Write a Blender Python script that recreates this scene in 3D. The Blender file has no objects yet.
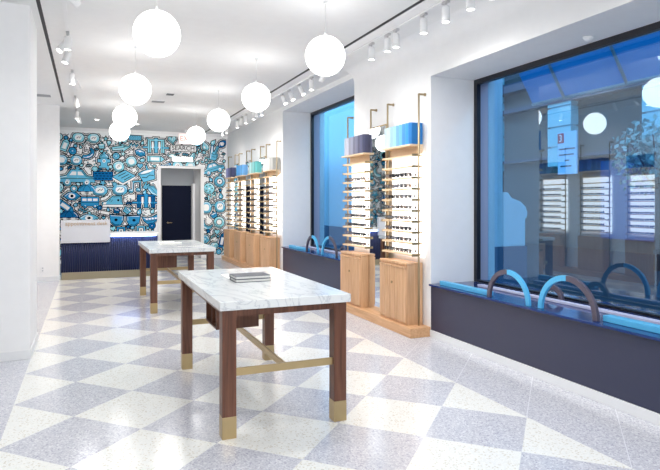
import bpy, bmesh, math, random
from mathutils import Vector, Matrix
random.seed(7)
PI = math.pi
scn = bpy.context.scene
COL = scn.collection

# ------------------------------------------------------------------ materials
def srgb(r, g, b):
    f = lambda c: (c/255/12.92) if c/255 <= .04045 else ((c/255+.055)/1.055)**2.4
    return (f(r), f(g), f(b), 1)

def new_mat(name):
    m = bpy.data.materials.new(name); m.use_nodes = True
    nt = m.node_tree; b = nt.nodes['Principled BSDF']
    return m, nt, b

def plain(name, col, rough=.5, metal=0, spec=.5, emit=None, estr=0, coat=0, bump=0, bscale=200):
    m, nt, b = new_mat(name)
    n = nt.nodes.new('ShaderNodeTexNoise'); n.inputs['Scale'].default_value = 9
    tc = nt.nodes.new('ShaderNodeTexCoord'); nt.links.new(tc.outputs['Object'], n.inputs['Vector'])
    mx = nt.nodes.new('ShaderNodeMix'); mx.data_type = 'RGBA'
    nt.links.new(n.outputs['Fac'], mx.inputs[0])
    mx.inputs[6].default_value = tuple(c*.97 for c in col[:3])+(1,)
    mx.inputs[7].default_value = tuple(min(1, c*1.03) for c in col[:3])+(1,)
    nt.links.new(mx.outputs[2], b.inputs['Base Color'])
    b.inputs['Roughness'].default_value = rough; b.inputs['Metallic'].default_value = metal
    b.inputs['Specular IOR Level'].default_value = spec
    b.inputs['Coat Weight'].default_value = coat
    if emit:
        b.inputs['Emission Color'].default_value = emit; b.inputs['Emission Strength'].default_value = estr
    if bump:
        n2 = nt.nodes.new('ShaderNodeTexNoise'); n2.inputs['Scale'].default_value = bscale
        nt.links.new(tc.outputs['Object'], n2.inputs['Vector'])
        bp = nt.nodes.new('ShaderNodeBump'); bp.inputs['Strength'].default_value = bump; bp.inputs['Distance'].default_value = .002
        nt.links.new(n2.outputs['Fac'], bp.inputs['Height']); nt.links.new(bp.outputs['Normal'], b.inputs['Normal'])
    return m

def wood(name, c1, c2, rough=.4, axis='Z', scale=14):
    m, nt, b = new_mat(name)
    tc = nt.nodes.new('ShaderNodeTexCoord'); mp = nt.nodes.new('ShaderNodeMapping')
    s = {'Z': (scale, scale, .8), 'Y': (scale, .8, scale), 'X': (.8, scale, scale)}[axis]
    mp.inputs['Scale'].default_value = s
    nt.links.new(tc.outputs['Object'], mp.inputs['Vector'])
    n = nt.nodes.new('ShaderNodeTexNoise'); n.inputs['Scale'].default_value = 3; n.inputs['Detail'].default_value = 6
    n.inputs['Distortion'].default_value = .6
    nt.links.new(mp.outputs[0], n.inputs['Vector'])
    r = nt.nodes.new('ShaderNodeValToRGB')
    r.color_ramp.elements[0].position = .32; r.color_ramp.elements[0].color = c1
    r.color_ramp.elements[1].position = .68; r.color_ramp.elements[1].color = c2
    nt.links.new(n.outputs['Fac'], r.inputs[0]); nt.links.new(r.outputs[0], b.inputs['Base Color'])
    b.inputs['Roughness'].default_value = rough
    return m

def marble(name):
    m, nt, b = new_mat(name)
    tc = nt.nodes.new('ShaderNodeTexCoord')
    n = nt.nodes.new('ShaderNodeTexNoise'); n.inputs['Scale'].default_value = 1.5; n.inputs['Detail'].default_value = 8
    n.inputs['Distortion'].default_value = 2.2; n.inputs['Roughness'].default_value = .6
    mp = nt.nodes.new('ShaderNodeMapping'); mp.inputs['Rotation'].default_value = (.3, .5, .9); mp.inputs['Scale'].default_value = (2.2, .9, 2.5)
    nt.links.new(tc.outputs['Object'], mp.inputs['Vector']); nt.links.new(mp.outputs[0], n.inputs['Vector'])
    a = nt.nodes.new('ShaderNodeMath'); a.operation = 'SUBTRACT'; a.inputs[1].default_value = .5
    ab = nt.nodes.new('ShaderNodeMath'); ab.operation = 'ABSOLUTE'
    nt.links.new(n.outputs['Fac'], a.inputs[0]); nt.links.new(a.outputs[0], ab.inputs[0])
    r = nt.nodes.new('ShaderNodeValToRGB')
    r.color_ramp.elements[0].position = 0; r.color_ramp.elements[0].color = srgb(194, 200, 206)
    r.color_ramp.elements[1].position = .04; r.color_ramp.elements[1].color = srgb(226, 230, 231)
    e = r.color_ramp.elements.new(.018); e.color = srgb(216, 220, 223)
    nt.links.new(ab.outputs[0], r.inputs[0]); nt.links.new(r.outputs[0], b.inputs['Base Color'])
    b.inputs['Roughness'].default_value = .18
    return m

WHITE = plain('white_paint', srgb(238, 239, 240), .55)
WALLW = plain('wall_paint', srgb(240, 241, 242), .6)
CEILM = plain('ceiling_paint', srgb(236, 237, 237), .7)
BASEB = plain('baseboard_paint', srgb(232, 234, 236), .35)
NAVY = plain('navy_satin', srgb(52, 56, 80), .32)
NAVYTOP = plain('navy_gloss', srgb(22, 52, 110), .12)
NAVYDOOR = plain('navy_door_paint', srgb(8, 18, 44), .6, spec=.15)
DESKNAVY = plain('desk_navy', srgb(24, 36, 78), .45)
BLACK = plain('black_metal', srgb(16, 18, 30), .4)
DARKSLOT = plain('dark_slot', srgb(40, 40, 42), .6)
BRASS = plain('brushed_brass', srgb(186, 164, 122), .32, metal=.7)
KICK = plain('kick_brass', srgb(150, 142, 120), .35, metal=.6)
POLEB = plain('pole_brass', srgb(172, 154, 122), .4, metal=.5)
BRASSD = plain('aged_brass', srgb(168, 148, 112), .35, metal=.7)
OAK = wood('oak', srgb(198, 154, 114), srgb(222, 182, 144), .45)
OAKL = wood('oak_light', srgb(226, 196, 158), srgb(238, 214, 182), .45, 'Y')
WALNUT = wood('walnut', srgb(80, 46, 32), srgb(116, 74, 54), .38)
MARBLE = marble('marble')
LBLUE = plain('light_blue_lacquer', srgb(84, 178, 226), .35)
GREYB = plain('grey_brown_lacquer', srgb(86, 80, 94), .4)
LAV = plain('lavender_lacquer', srgb(186, 190, 216), .4)
def emis(name, col, s, mixdiff=0):
    m, nt, b = new_mat(name)
    b.inputs['Base Color'].default_value = (.8, .8, .8, 1)
    b.inputs['Emission Color'].default_value = col; b.inputs['Emission Strength'].default_value = s
    return m
GLOBE = emis('opal_glass_glow', (1, .99, .975, 1), 4.2)
HEADGLOW = emis('lamp_glow', (1, .98, .95, 1), 10)
PANEL = emis('lit_panel', (1, .975, .94, 1), 2.8)
LED = emis('led_strip', (.3, .45, 1, 1), 14)
LIGHTBAR = emis('light_bar', (1, 1, 1, 1), 3)
MIRROR = plain('mirror', (.86, .9, .92, 1), .02, metal=1)

def glass_mat(name, tint, refl):
    m = bpy.data.materials.new(name); m.use_nodes = True
    nt = m.node_tree; nt.nodes.clear()
    o = nt.nodes.new('ShaderNodeOutputMaterial'); mx = nt.nodes.new('ShaderNodeMixShader')
    t = nt.nodes.new('ShaderNodeBsdfTransparent'); t.inputs[0].default_value = tint
    g = nt.nodes.new('ShaderNodeBsdfGlossy'); g.inputs['Color'].default_value = (.88, .94, 1, 1); g.inputs['Roughness'].default_value = .0
    mx.inputs[0].default_value = refl
    nt.links.new(t.outputs[0], mx.inputs[1]); nt.links.new(g.outputs[0], mx.inputs[2]); nt.links.new(mx.outputs[0], o.inputs[0])
    return m
GLASS = glass_mat('window_glass', (.56, .76, .88, 1), .12)

def floor_mat():
    m, nt, b = new_mat('terrazzo_floor')
    N = nt.nodes; L = nt.links
    def mth(op, a, bb=None):
        n = N.new('ShaderNodeMath'); n.operation = op
        for i, v in enumerate((a, bb)):
            if v is None: continue
            if isinstance(v, (int, float)): n.inputs[i].default_value = v
            else: L.new(v, n.inputs[i])
        return n.outputs[0]
    def mixc(f, a, c):
        n = N.new('ShaderNodeMix'); n.data_type = 'RGBA'
        for i, v in ((0, f), (6, a), (7, c)):
            if isinstance(v, (tuple, float, int)): n.inputs[i].default_value = v
            else: L.new(v, n.inputs[i])
        return n.outputs[2]
    tc = N.new('ShaderNodeTexCoord'); sp = N.new('ShaderNodeSeparateXYZ'); L.new(tc.outputs['Object'], sp.inputs[0])
    x, y = sp.outputs[0], sp.outputs[1]
    p = mth('DIVIDE', mth('ADD', x, .09), .807); q = mth('DIVIDE', mth('SUBTRACT', y, 4.67), .815)
    u = mth('ADD', p, q); v = mth('SUBTRACT', p, q)
    ru = mth('ROUND', u); rv = mth('ROUND', v)
    par = mth('ABSOLUTE', mth('MODULO', mth('ADD', ru, rv), 2.0))      # 0 dark, 1 light
    inside = mth('MULTIPLY', mth('GREATER_THAN', x, -.492), mth('LESS_THAN', x, 2.745))
    light = mth('MULTIPLY', par, inside)
    # joints
    eu = mth('ABSOLUTE', mth('SUBTRACT', mth('ABSOLUTE', mth('SUBTRACT', u, ru)), .5))
    ev = mth('ABSOLUTE', mth('SUBTRACT', mth('ABSOLUTE', mth('SUBTRACT', v, rv)), .5))
    ju = mth('LESS_THAN', ev, .0045)
    jb = mth('MULTIPLY', ju, mth('SUBTRACT', 1, inside))
    ji = mth('MULTIPLY', mth('LESS_THAN', mth('MINIMUM', eu, ev), .004), inside)
    # chips
    vo = N.new('ShaderNodeTexVoronoi'); vo.inputs['Scale'].default_value = 110; L.new(tc.outputs['Object'], vo.inputs['Vector'])
    vs = N.new('ShaderNodeSeparateColor'); L.new(vo.outputs['Color'], vs.inputs[0])
    lc = N.new('ShaderNodeValToRGB'); L.new(vs.outputs[0], lc.inputs[0]); lc.color_ramp.interpolation = 'CONSTANT'
    lc.color_ramp.elements[0].color = srgb(240, 241, 237)
    lc.color_ramp.elements[1].position = .90; lc.color_ramp.elements[1].color = srgb(214, 210, 198)
    e = lc.color_ramp.elements.new(.5); e.color = srgb(234, 236, 233)
    dc = N.new('ShaderNodeValToRGB'); L.new(vs.outputs[1], dc.inputs[0]); dc.color_ramp.interpolation = 'CONSTANT'
    dc.color_ramp.elements[0].color = srgb(192, 194, 204)
    dc.color_ramp.elements[1].position = .78; dc.color_ramp.elements[1].color = srgb(219, 221, 226)
    e = dc.color_ramp.elements.new(.4); e.color = srgb(203, 205, 213)
    e = dc.color_ramp.elements.new(.3); e.color = srgb(172, 174, 190)
    c = mixc(light, dc.outputs[0], lc.outputs[0])
    c = mixc(jb, c, srgb(228, 230, 236)); c = mixc(mth('MULTIPLY', ji, .35), c, srgb(205, 208, 215))
    L.new(c, b.inputs['Base Color'])
    b.inputs['Roughness'].default_value = .16; b.inputs['Specular IOR Level'].default_value = .55
    return m
FLOORM = floor_mat()

# ------------------------------------------------------------------ builders
class MB:
    def __init__(s): s.bm = bmesh.new()
    def box(s, x0, x1, y0, y1, z0, z1, mi=0):
        x0, x1 = sorted((x0, x1)); y0, y1 = sorted((y0, y1)); z0, z1 = sorted((z0, z1))
        v = [s.bm.verts.new(c) for c in ((x0,y0,z0),(x1,y0,z0),(x1,y1,z0),(x0,y1,z0),(x0,y0,z1),(x1,y0,z1),(x1,y1,z1),(x0,y1,z1))]
        for f in ((0,3,2,1),(4,5,6,7),(0,1,5,4),(1,2,6,5),(2,3,7,6),(3,0,4,7)):
            s.bm.faces.new([v[i] for i in f]).material_index = mi
        return s
    def tube(s, a, b, r, seg=12, r2=None, mi=0, caps=True):
        a = Vector(a); b = Vector(b); d = (b-a).normalized(); r2 = r if r2 is None else r2
        up = Vector((0,0,1)) if abs(d.z) < .9 else Vector((1,0,0))
        u = d.cross(up).normalized(); w = d.cross(u).normalized()
        A = [s.bm.verts.new(a+(u*math.cos(t)+w*math.sin(t))*r) for t in [2*PI*i/seg for i in range(seg)]]
        B = [s.bm.verts.new(b+(u*math.cos(t)+w*math.sin(t))*r2) for t in [2*PI*i/seg for i in range(seg)]]
        for i in range(seg):
            f = s.bm.faces.new((A[i], A[(i+1)%seg], B[(i+1)%seg], B[i])); f.material_index = mi; f.smooth = True
        if caps:
            s.bm.faces.new(A[::-1]).material_index = mi; s.bm.faces.new(B).material_index = mi
        return s
    def lathe(s, prof, cx=0, cy=0, seg=24, mi=0):
        rings = []
        for r, z in prof:
            rings.append([s.bm.verts.new((cx+r*math.cos(2*PI*i/seg), cy+r*math.sin(2*PI*i/seg), z)) for i in range(seg)] if r > 1e-6 else [s.bm.verts.new((cx, cy, z))])
        for A, B in zip(rings, rings[1:]):
            for i in range(seg):
                j = (i+1) % seg
                vs = [A[i] if len(A) > 1 else A[0]] + ([A[j]] if len(A) > 1 else []) + ([B[j]] if len(B) > 1 else []) + [B[i] if len(B) > 1 else B[0]]
                if len(vs) >= 3:
                    f = s.bm.faces.new(vs); f.smooth = True; f.material_index = mi
        return s
    def sphere(s, c, r, seg=32, rings=18, mi=0):
        n0 = len(s.bm.verts)
        prof = [(r*math.sin(PI*k/rings), -r*math.cos(PI*k/rings)) for k in range(rings+1)]
        prof[0] = (0, -r); prof[-1] = (0, r)
        s.lathe([(a, b+c[2]) for a, b in prof], c[0], c[1], seg, mi); return s
    def prism(s, pts, lo, hi, axis='y', mi=0):
        def P(a, b, c): return (a, c, b) if axis == 'y' else ((c, a, b) if axis == 'x' else (a, b, c))
        A = [s.bm.verts.new(P(a, b, lo)) for a, b in pts]; B = [s.bm.verts.new(P(a, b, hi)) for a, b in pts]
        n = len(pts)
        s.bm.faces.new(A).material_index = mi; s.bm.faces.new(B[::-1]).material_index = mi
        for i in range(n):
            s.bm.faces.new((A[i], B[i], B[(i+1)%n], A[(i+1)%n])).material_index = mi
        return s
    def build(s, name, mats, parent=None, loc=None, bevel=0, kind=None):
        bmesh.ops.recalc_face_normals(s.bm, faces=s.bm.faces)
        me = bpy.data.meshes.new(name); s.bm.to_mesh(me); s.bm.free()
        for m in (mats if isinstance(mats, (list, tuple)) else [mats]): me.materials.append(m)
        o = bpy.data.objects.new(name, me); COL.objects.link(o)
        if parent: o.parent = parent
        if loc: o.location = loc
        if bevel:
            bv = o.modifiers.new('bevel', 'BEVEL'); bv.width = bevel; bv.segments = 2; bv.limit_method = 'ANGLE'
        if kind: o['kind'] = kind
        return o

def tag(o, label, cat, group=None):
    o['label'] = label; o['category'] = cat
    if group: o['group'] = group
    return o
def thing(name, label, cat, loc=(0,0,0), group=None, rz=0):
    o = bpy.data.objects.new(name, None); COL.objects.link(o); o.location = loc; o.rotation_euler = (0, 0, rz)
    o.empty_display_size = .1
    return tag(o, label, cat, group)
def copy_tree(o, parent=None):
    c = o.copy(); COL.objects.link(c); c.parent = parent
    for ch in list(o.children): copy_tree(ch, c)
    return c
ORD = ['first','second','third','fourth','fifth','sixth','seventh','eighth','ninth','tenth','eleventh','twelfth','thirteenth','fourteenth','fifteenth','sixteenth','seventeenth','eighteenth']

# ------------------------------------------------------------------ room shell
XR, XW, H = 3.44, 4.05, 3.30
YB = 15.2
MB().box(-3.2, XR+.6, -3.2, 17.6, -.1, 0).build('floor', FLOORM, kind='structure')
MB().box(-3.2, 4.24, -3.2, 17.6, H, H+.12).build('ceiling', CEILM, kind='structure')
w = MB()
w.box(XR, 4.3, 5.30, 7.243, 0, H)             # pier between the windows
w.box(XR, 4.3, 10.437, YB, 0, H)              # far pier
w.box(XR, 4.24, -3.2, 5.30, 2.84, H)           # header above the near window
w.box(XR, 4.24, 7.243, 10.437, 3.22, H)
w.box(XR, 4.24, -3.2, -.9, 0, 2.84)
w.box(XW+.02, 4.24, -.9, 5.30, 0, .56); w.box(XW+.02, 4.24, 7.243, 10.437, 0, .61)
w.build('wall_right', WALLW, kind='structure')
# back wall with the passage opening
DX0, DX1, DZ = 1.72, 2.73, 2.36
w = MB(); w.box(-3.2, DX0, YB, YB+.12, 0, H); w.box(DX1, 4.6, YB, YB+.12, 0, H); w.box(DX0, DX1, YB, YB+.12, DZ, H)
w.build('wall_back', WALLW, kind='structure')
w = MB(); w.box(DX0-.1, DX0, YB+.12, 16.4, 0, 2.6); w.box(DX1, DX1+.1, YB+.12, 16.4, 0, 2.6); w.box(DX0-.1, DX1+.1, 16.35, 16.45, 0, 2.6); w.box(DX0-.1, DX1+.1, YB+.12, 16.45, 2.55, 2.65)
w.build('wall_passage', WALLW, kind='structure')
# left side: pier, wing wall, niche, room side
w = MB(); w.box(-3.2, -.5, 6.0, 6.8, 0, H); w.build('wall_left', WALLW, kind='structure')
MB().box(-3.2, -.495, 11.9, 12.05, 0, H).build('wall_wing', WALLW, kind='structure')
MB().box(-1.2, -1.08, 6.8, 11.9, 0, H).build('wall_niche', WALLW, kind='structure')
w = MB(); w.box(-3.2, -3.1, -3.2, 6.0, 0, H); w.box(-2.6, -2.5, 12.05, YB, 0, H); w.build('wall_side', WALLW, kind='structure')
w = MB(); w.box(-3.2, 4.6, -3.3, -3.2, 0, H); w.build('wall_front', WALLW, kind='structure')
# rounded cove between the window wall and the ceiling
def cove(name, y0, y1, rr):
    n = 14; m_ = MB()
    A = [m_.bm.verts.new((XR-.001-rr+rr*math.sin(PI/2*i/n), y0, H-.001-rr+rr*math.cos(PI/2*i/n))) for i in range(n+1)]
    B = [m_.bm.verts.new((v.co.x, y1, v.co.z)) for v in A]
    for i in range(n): m_.bm.faces.new((A[i], A[i+1], B[i+1], B[i])).smooth = True
    m_.build(name, WALLW, kind='structure')
cove('trim_8', -3.2, 7.243, .18)
# baseboards
b = MB(); b.box(-3.1, -.488, 5.988, 6.0, 0, .085); b.box(-.5, -.488, 6.0, 6.8, 0, .085)
b.build('baseboard_left', BASEB, bevel=.003, kind='structure')
b = MB(); b.box(-1.08, -.483, 11.888, 11.9, 0, .085); b.box(-.495, -.483, 11.9, 12.05, 0, .085); b.build('baseboard_wing', BASEB, kind='structure')
b = MB(); b.box(XR-.014, XR, -3.2, 5.30, 0, .075); b.box(XR-.014, XR, 7.243, 10.437, 0, .075); b.box(XR-.012, XR, 5.30, 5.40, 0, .075)
b.build('baseboard_right', BASEB, bevel=.003, kind='structure')
b = MB(); b.box(-2.5, DX0-.08, YB-.012, YB, 0, .085); b.box(DX1+.08, XR, YB-.012, YB, 0, .085); b.build('baseboard_back', BASEB, kind='structure')
# door frame + door
d = MB(); d.box(DX0-.075, DX0, YB-.03, YB+.12, 0, DZ); d.box(DX1, DX1+.075, YB-.03, YB+.12, 0, DZ); d.box(DX0-.075, DX1+.075, YB-.03, YB+.12, DZ, DZ+.06)
d.build('trim_3', WHITE, bevel=.004, kind='structure')
door = MB().box(DX0+.16, DX1-.02, 16.30, 16.345, 0.01, 1.95).build('door_1', NAVYDOOR, bevel=.004, kind='structure')
h = MB(); h.tube((2.03, 16.30, .92), (2.03, 16.24, .92), .022, 14); h.tube((2.03, 16.245, .92), (2.14, 16.245, .92), .010, 10)
h.build('door_handle', BRASS, door)
MB().box(DX0, DX1, 16.31, 16.35, 1.95, 2.55).build('trim_4', plain('transom_grey', srgb(196, 202, 208), .5), kind='structure')
MB().box(DX1-.06, DX1, 16.05, 16.35, 0, 2.0).build('trim_5', WHITE, kind='structure')
# ceiling slots and cove strip
MB().box(2.782, 2.818, -3, 14.9, H-.003, H+.01).build('trim_1', DARKSLOT, kind='structure')
MB().box(-.437, -.403, -3, 11.5, H-.003, H+.01).build('trim_2', DARKSLOT, kind='structure')
MB().box(2.84, 2.955, -3, 14.9, H-.004, H+.01).build('trim_6', plain('slot_white', srgb(250, 250, 250), .5), kind='structure')
MB().box(-2.5, XR, YB-.05, YB, 3.19, 3.225).build('trim_7', plain('cove_white', srgb(250, 252, 253), .5), kind='structure')

# ------------------------------------------------------------------ windows
def window(name, y0, y1, z0, z1):
    f = MB(); t = .055; a0, a1 = XW-.04, XW+.01
    f.box(a0, a1, y1-t, y1, z0, z1); f.box(a0, a1, y0, y0+t, z0, z1)
    f.box(a0, a1, y0+t, y1-t, z1-t, z1); f.box(a0, a1, y0+t, y1-t, z0, z0+.02)
    fr = f.build(name, BLACK, kind='structure')
    j = MB(); j.box(a1, XW+.15, y1-.012, y1, z0, z1); j.box(a1, XW+.15, y0+.012, y1-.012, z1-.012, z1); j.box(a1, XW+.15, y0, y0+.012, z0, z1)
    j.build('jamb_lining', plain('jamb_grey', srgb(150, 160, 186), .5), fr)
    MB().box(a1, XW+.15, y0+.012, y1-.012, z0-.01, z0+.006).build('sill_board', NAVYTOP, fr)
    g = MB(); g.box(XW+.145, XW+.149, y0+.012, y1-.012, z0+.006, z1-.012); g.build('window_pane', GLASS, fr)
window('window_1', -.9, 5.30, .575, 2.84)
window('window_2', 7.243, 10.437, .625, 3.22)

def bench(y0, y1, zt, label):
    r = thing('window_bench', label, 'bench', ((XR), (y0+y1)/2, 0))
    h_ = (y1-y0)/2-.002
    MB().box(0.0, .04, -h_, h_, .076, zt-.02).build('front_panel', NAVY, r)
    MB().box(-.03, XW-XR-.052, -h_, h_, zt-.02, zt).build('bench_top', NAVYTOP, r, bevel=.003)
bench(-.9, 5.30, .575, 'long navy window bench with glossy blue top under the large near window')
bench(7.243, 10.437, .625, 'shorter navy window bench under the far window between the oak cabinets')

# arches and ribbons on the benches
def arch(cy, R, t, x, z, cols, label):
    """semicircular band in the YZ plane, far half cols[0], near half cols[1]"""
    r = thing('arch_ornament', label, 'ornament', (x, cy, z), 'arch ornaments on the window benches')
    for k, (a0, a1) in enumerate(((0, PI/2), (PI/2, PI))):
        if cols[k] is None: continue
        n = 18; pts = []
        ex = .012
        pts += [(R*math.cos(a0+(a1-a0)*i/n), R*math.sin(a0+(a1-a0)*i/n)) for i in range(n+1)]
        pts += [((R-t)*math.cos(a1-(a1-a0)*i/n), (R-t)*math.sin(a1-(a1-a0)*i/n)) for i in range(n+1)]
        MB().prism(pts, -.014, .014, 'x').build('far_half' if k == 0 else 'near_half', cols[k], r, bevel=.002)
    return r
# order along y: cos>0 -> larger y (far)
arch(4.095, .28, .042, 3.47, .576, (GREYB, LBLUE), 'arch on the near bench, grey left half and light blue right half')
arch(3.425, .305, .045, 3.485, .576, (LBLUE, GREYB), 'arch on the near bench, light blue left half and dark brown right half')
arch(4.02, .13, .045, 3.92, .576, (GREYB, GREYB), 'small grey brown arch close to the glass of the near window')
arch(9.0, .285, .045, 3.49, .626, (GREYB, LBLUE), 'arch on the far bench, dark left half and light blue right half')
arch(8.26, .31, .045, 3.49, .626, (LBLUE, GREYB), 'arch on the far bench beside the oak cabinet, dark right half')
arch(8.66, .12, .04, 3.91, .626, (GREYB, GREYB), 'small dark arch between the two big arches of the far bench')
def bar(name, x0, x1, y0, y1, z, hh, m, label):
    o = MB().box(-(x1-x0)/2, (x1-x0)/2, -(y1-y0)/2, (y1-y0)/2, 0, hh).build(name, m, None, ((x0+x1)/2, (y0+y1)/2, z), bevel=.003)
    tag(o, label, 'ornament')
bar('ribbon_strip', 3.485, 3.545, 4.385, 5.2, .576, .042, LBLUE, 'low light blue strip left of the arches on the near bench')
bar('ribbon_strip', 3.52, 3.60, -.7, 3.115, .576, .045, LBLUE, 'low light blue strip right of the arches on the near bench')
bar('ribbon_strip', 3.79, 3.85, -.7, 4.95, .576, .022, LAV, 'pale lavender strip lying along the near bench behind the arches')
bar('ribbon_strip', 3.50, 3.56, 9.29, 10.25, .626, .042, LBLUE, 'low light blue strip left of the arches on the far bench')
bar('ribbon_strip', 3.52, 3.60, 7.3, 7.90, .626, .045, LBLUE, 'low light blue strip right of the arches on the far bench')
bar('ribbon_strip', 3.79, 3.85, 7.4, 10.2, .626, .022, LAV, 'pale lavender strip lying along the far bench behind the arches')

# ------------------------------------------------------------------ display racks
# local frame: origin on the wall plane at floor, unit centre along y; +x into the room is -x world on the right wall
SHZ = [1.992, 1.868, 1.743, 1.620, 1.498, 1.376, 1.256, 1.136, 1.014, .888]
UW = .71
POLX = -.085
def make_rack():
    r = thing('display_rack', 'x', 'rack')
    for s in (-1, 1):
        p = MB(); y = s*UW/2; q0 = .0115
        p.tube((POLX, y, .1065), (POLX, y, 2.66), q0, 10)
        p.tube((POLX, y, 2.655), (-.012, y, 2.655), q0, 10)
        p.tube((-.012, y, 2.655), (0, y, 2.655), .018, 12)
        p.build('pole', POLEB, r)
    for k, z in enumerate(SHZ):
        sh = MB().box(-.165, -.03, -UW/2+.012, UW/2-.012, z-.016, z).build('shelf', OAKL, r)
        for s in (-1, 1):
            e = MB()
            e.box(-.166, -.075, s*(UW/2-.012), s*(UW/2-.004), z-.022, z+.006)
            e.tube((POLX, s*(UW/2-.003), z-.006), (-.005, s*(UW/2-.003), z-.006), .005, 8)
            e.build('shelf_bracket', BRASSD, sh)
    MB().box(-.024, -.008, -UW/2+.01, UW/2-.01, .86, 2.0).build('light_panel', PANEL, r)
    MB().box(-.19, -.02, -UW/2+.012, UW/2-.012, 2.085, 2.105).build('top_shelf', OAKL, r)
    MB().box(-.06, -.03, -UW/2+.012, UW/2-.012, 2.0, 2.085).build('header_board', OAKL, r)
    return r
def make_cabinet():
    c = thing('storage_cabinet', 'x', 'cabinet')
    MB().box(-.205, -.10, -.315, .315, .1055, .765).build('body', OAK, c)
    MB().box(-.217, -.10, -.315, .315, .765, .795).build('cabinet_top', OAK, c, bevel=.006)
    MB().box(-.098, -.012, -.318, .312, .1055, .79).build('back_board', OAK, c, bevel=.003)
    for s in (-1, 1):
        d = MB(); n = 5; wd = .305
        for i in range(n):
            y0 = s*.003 + s*wd*i/n; y1 = s*.003 + s*wd*(i+1)/n - s*.008
            d.box(-.222, -.206, y0, y1, .135, .725)
        d.box(-.215, -.206, s*.003, s*.308, .135, .725)
        dr = d.build('door', OAK, c)
        MB().box(-.228, -.206, s*.006, s*.300, .728, .752).build('pull_rail', OAK, dr, bevel=.003)
    k = MB(); k.tube((-.222, 0, .55), (-.232, 0, .55), .011, 12); k.box(-.236, -.231, -.004, .004, .535, .565)
    k.build('lock', BRASSD, c)
    return c

def glasses_mesh(style, mat, lens):
    """spectacles facing -x, standing open on a shelf"""
    m = MB(); n = 14; R = .024
    for s in (-1, 1):
        cy = s*.033
        def pt(a, k):
            ca, sa = math.cos(a), math.sin(a); e = (1, .62, .8)[style]
            px = (abs(ca)**e)*(1 if ca >= 0 else -1); pz = (abs(sa)**e)*(1 if sa >= 0 else -1)
            return (cy+px*R*1.08*k, .026+pz*R*.86*k)
        out = [pt(2*PI*i/n, 1) for i in range(n)]; inn = [pt(2*PI*i/n, .70) for i in range(n)]
        for i in range(n):
            j = (i+1) % n
            quad = [out[i], out[j], inn[j], inn[i]]
            m.prism(quad, -.003, .003, 'x')
        m.prism(inn, -.0005, .0005, 'x', mi=1)
        m.box(-.003, .09, s*.060-.0022, s*.060+.0022, .031, .038)
        m.box(.075, .105, s*.060-.0022, s*.060+.0022, .006, .032)
    m.box(-.003, .003, -.010, .010, .030, .036)
    bmesh.ops.recalc_face_normals(m.bm, faces=m.bm.faces)
    me = bpy.data.meshes.new('eyeglasses'); m.bm.to_mesh(me); m.bm.free()
    me.materials.append(mat); me.materials.append(lens)
    return me
LENS = plain('lens_clear', srgb(150, 150, 150), .1); LENSD = plain('lens_dark', srgb(60, 62, 72), .1)
FR = [plain('frame_black', srgb(20, 20, 24), .3), plain('frame_tortoise', srgb(84, 54, 34), .3), plain('frame_navy', srgb(36, 48, 92), .3),
      plain('frame_crystal', srgb(150, 130, 118), .25), plain('frame_grey', srgb(70, 70, 76), .3)]
GM = [glasses_mesh(s, FR[c], l) for s, c, l in ((0, 0, LENS), (1, 0, LENS), (2, 1, LENS), (0, 1, LENS), (1, 2, LENS), (0, 3, LENS), (1, 0, LENSD), (2, 4, LENS), (2, 0, LENSD))]
CN = ['round black', 'square black', 'brown tortoise', 'round brown', 'navy', 'round pale', 'black sun', 'grey', 'dark sun']

def lerp(a, b, t): return tuple(a[i]+(b[i]-a[i])*t for i in range(3))
def book_mats(name, c0, c1, n):
    return [plain(name+'_%d' % i, srgb(*[max(0, min(255, c*(1.07 if i % 2 else .93))) for c in lerp(c0, c1, (i/(n-1)))]), .5) for i in range(n)]
bk = {}
def book_mesh(wd, mat):
    m = MB(); n = 6   # rounded spine toward the room (-x)
    pts = [(-.160-.018*math.sin(PI*i/n), -wd/2+wd*i/n) for i in range(n+1)] + [(-.02, wd/2), (-.02, -wd/2)]
    m.prism(pts, 0, .238, 'z')
    bmesh.ops.recalc_face_normals(m.bm, faces=m.bm.faces)
    me = bpy.data.meshes.new('book'); m.bm.to_mesh(me); m.bm.free(); me.materials.append(mat); return me

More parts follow.
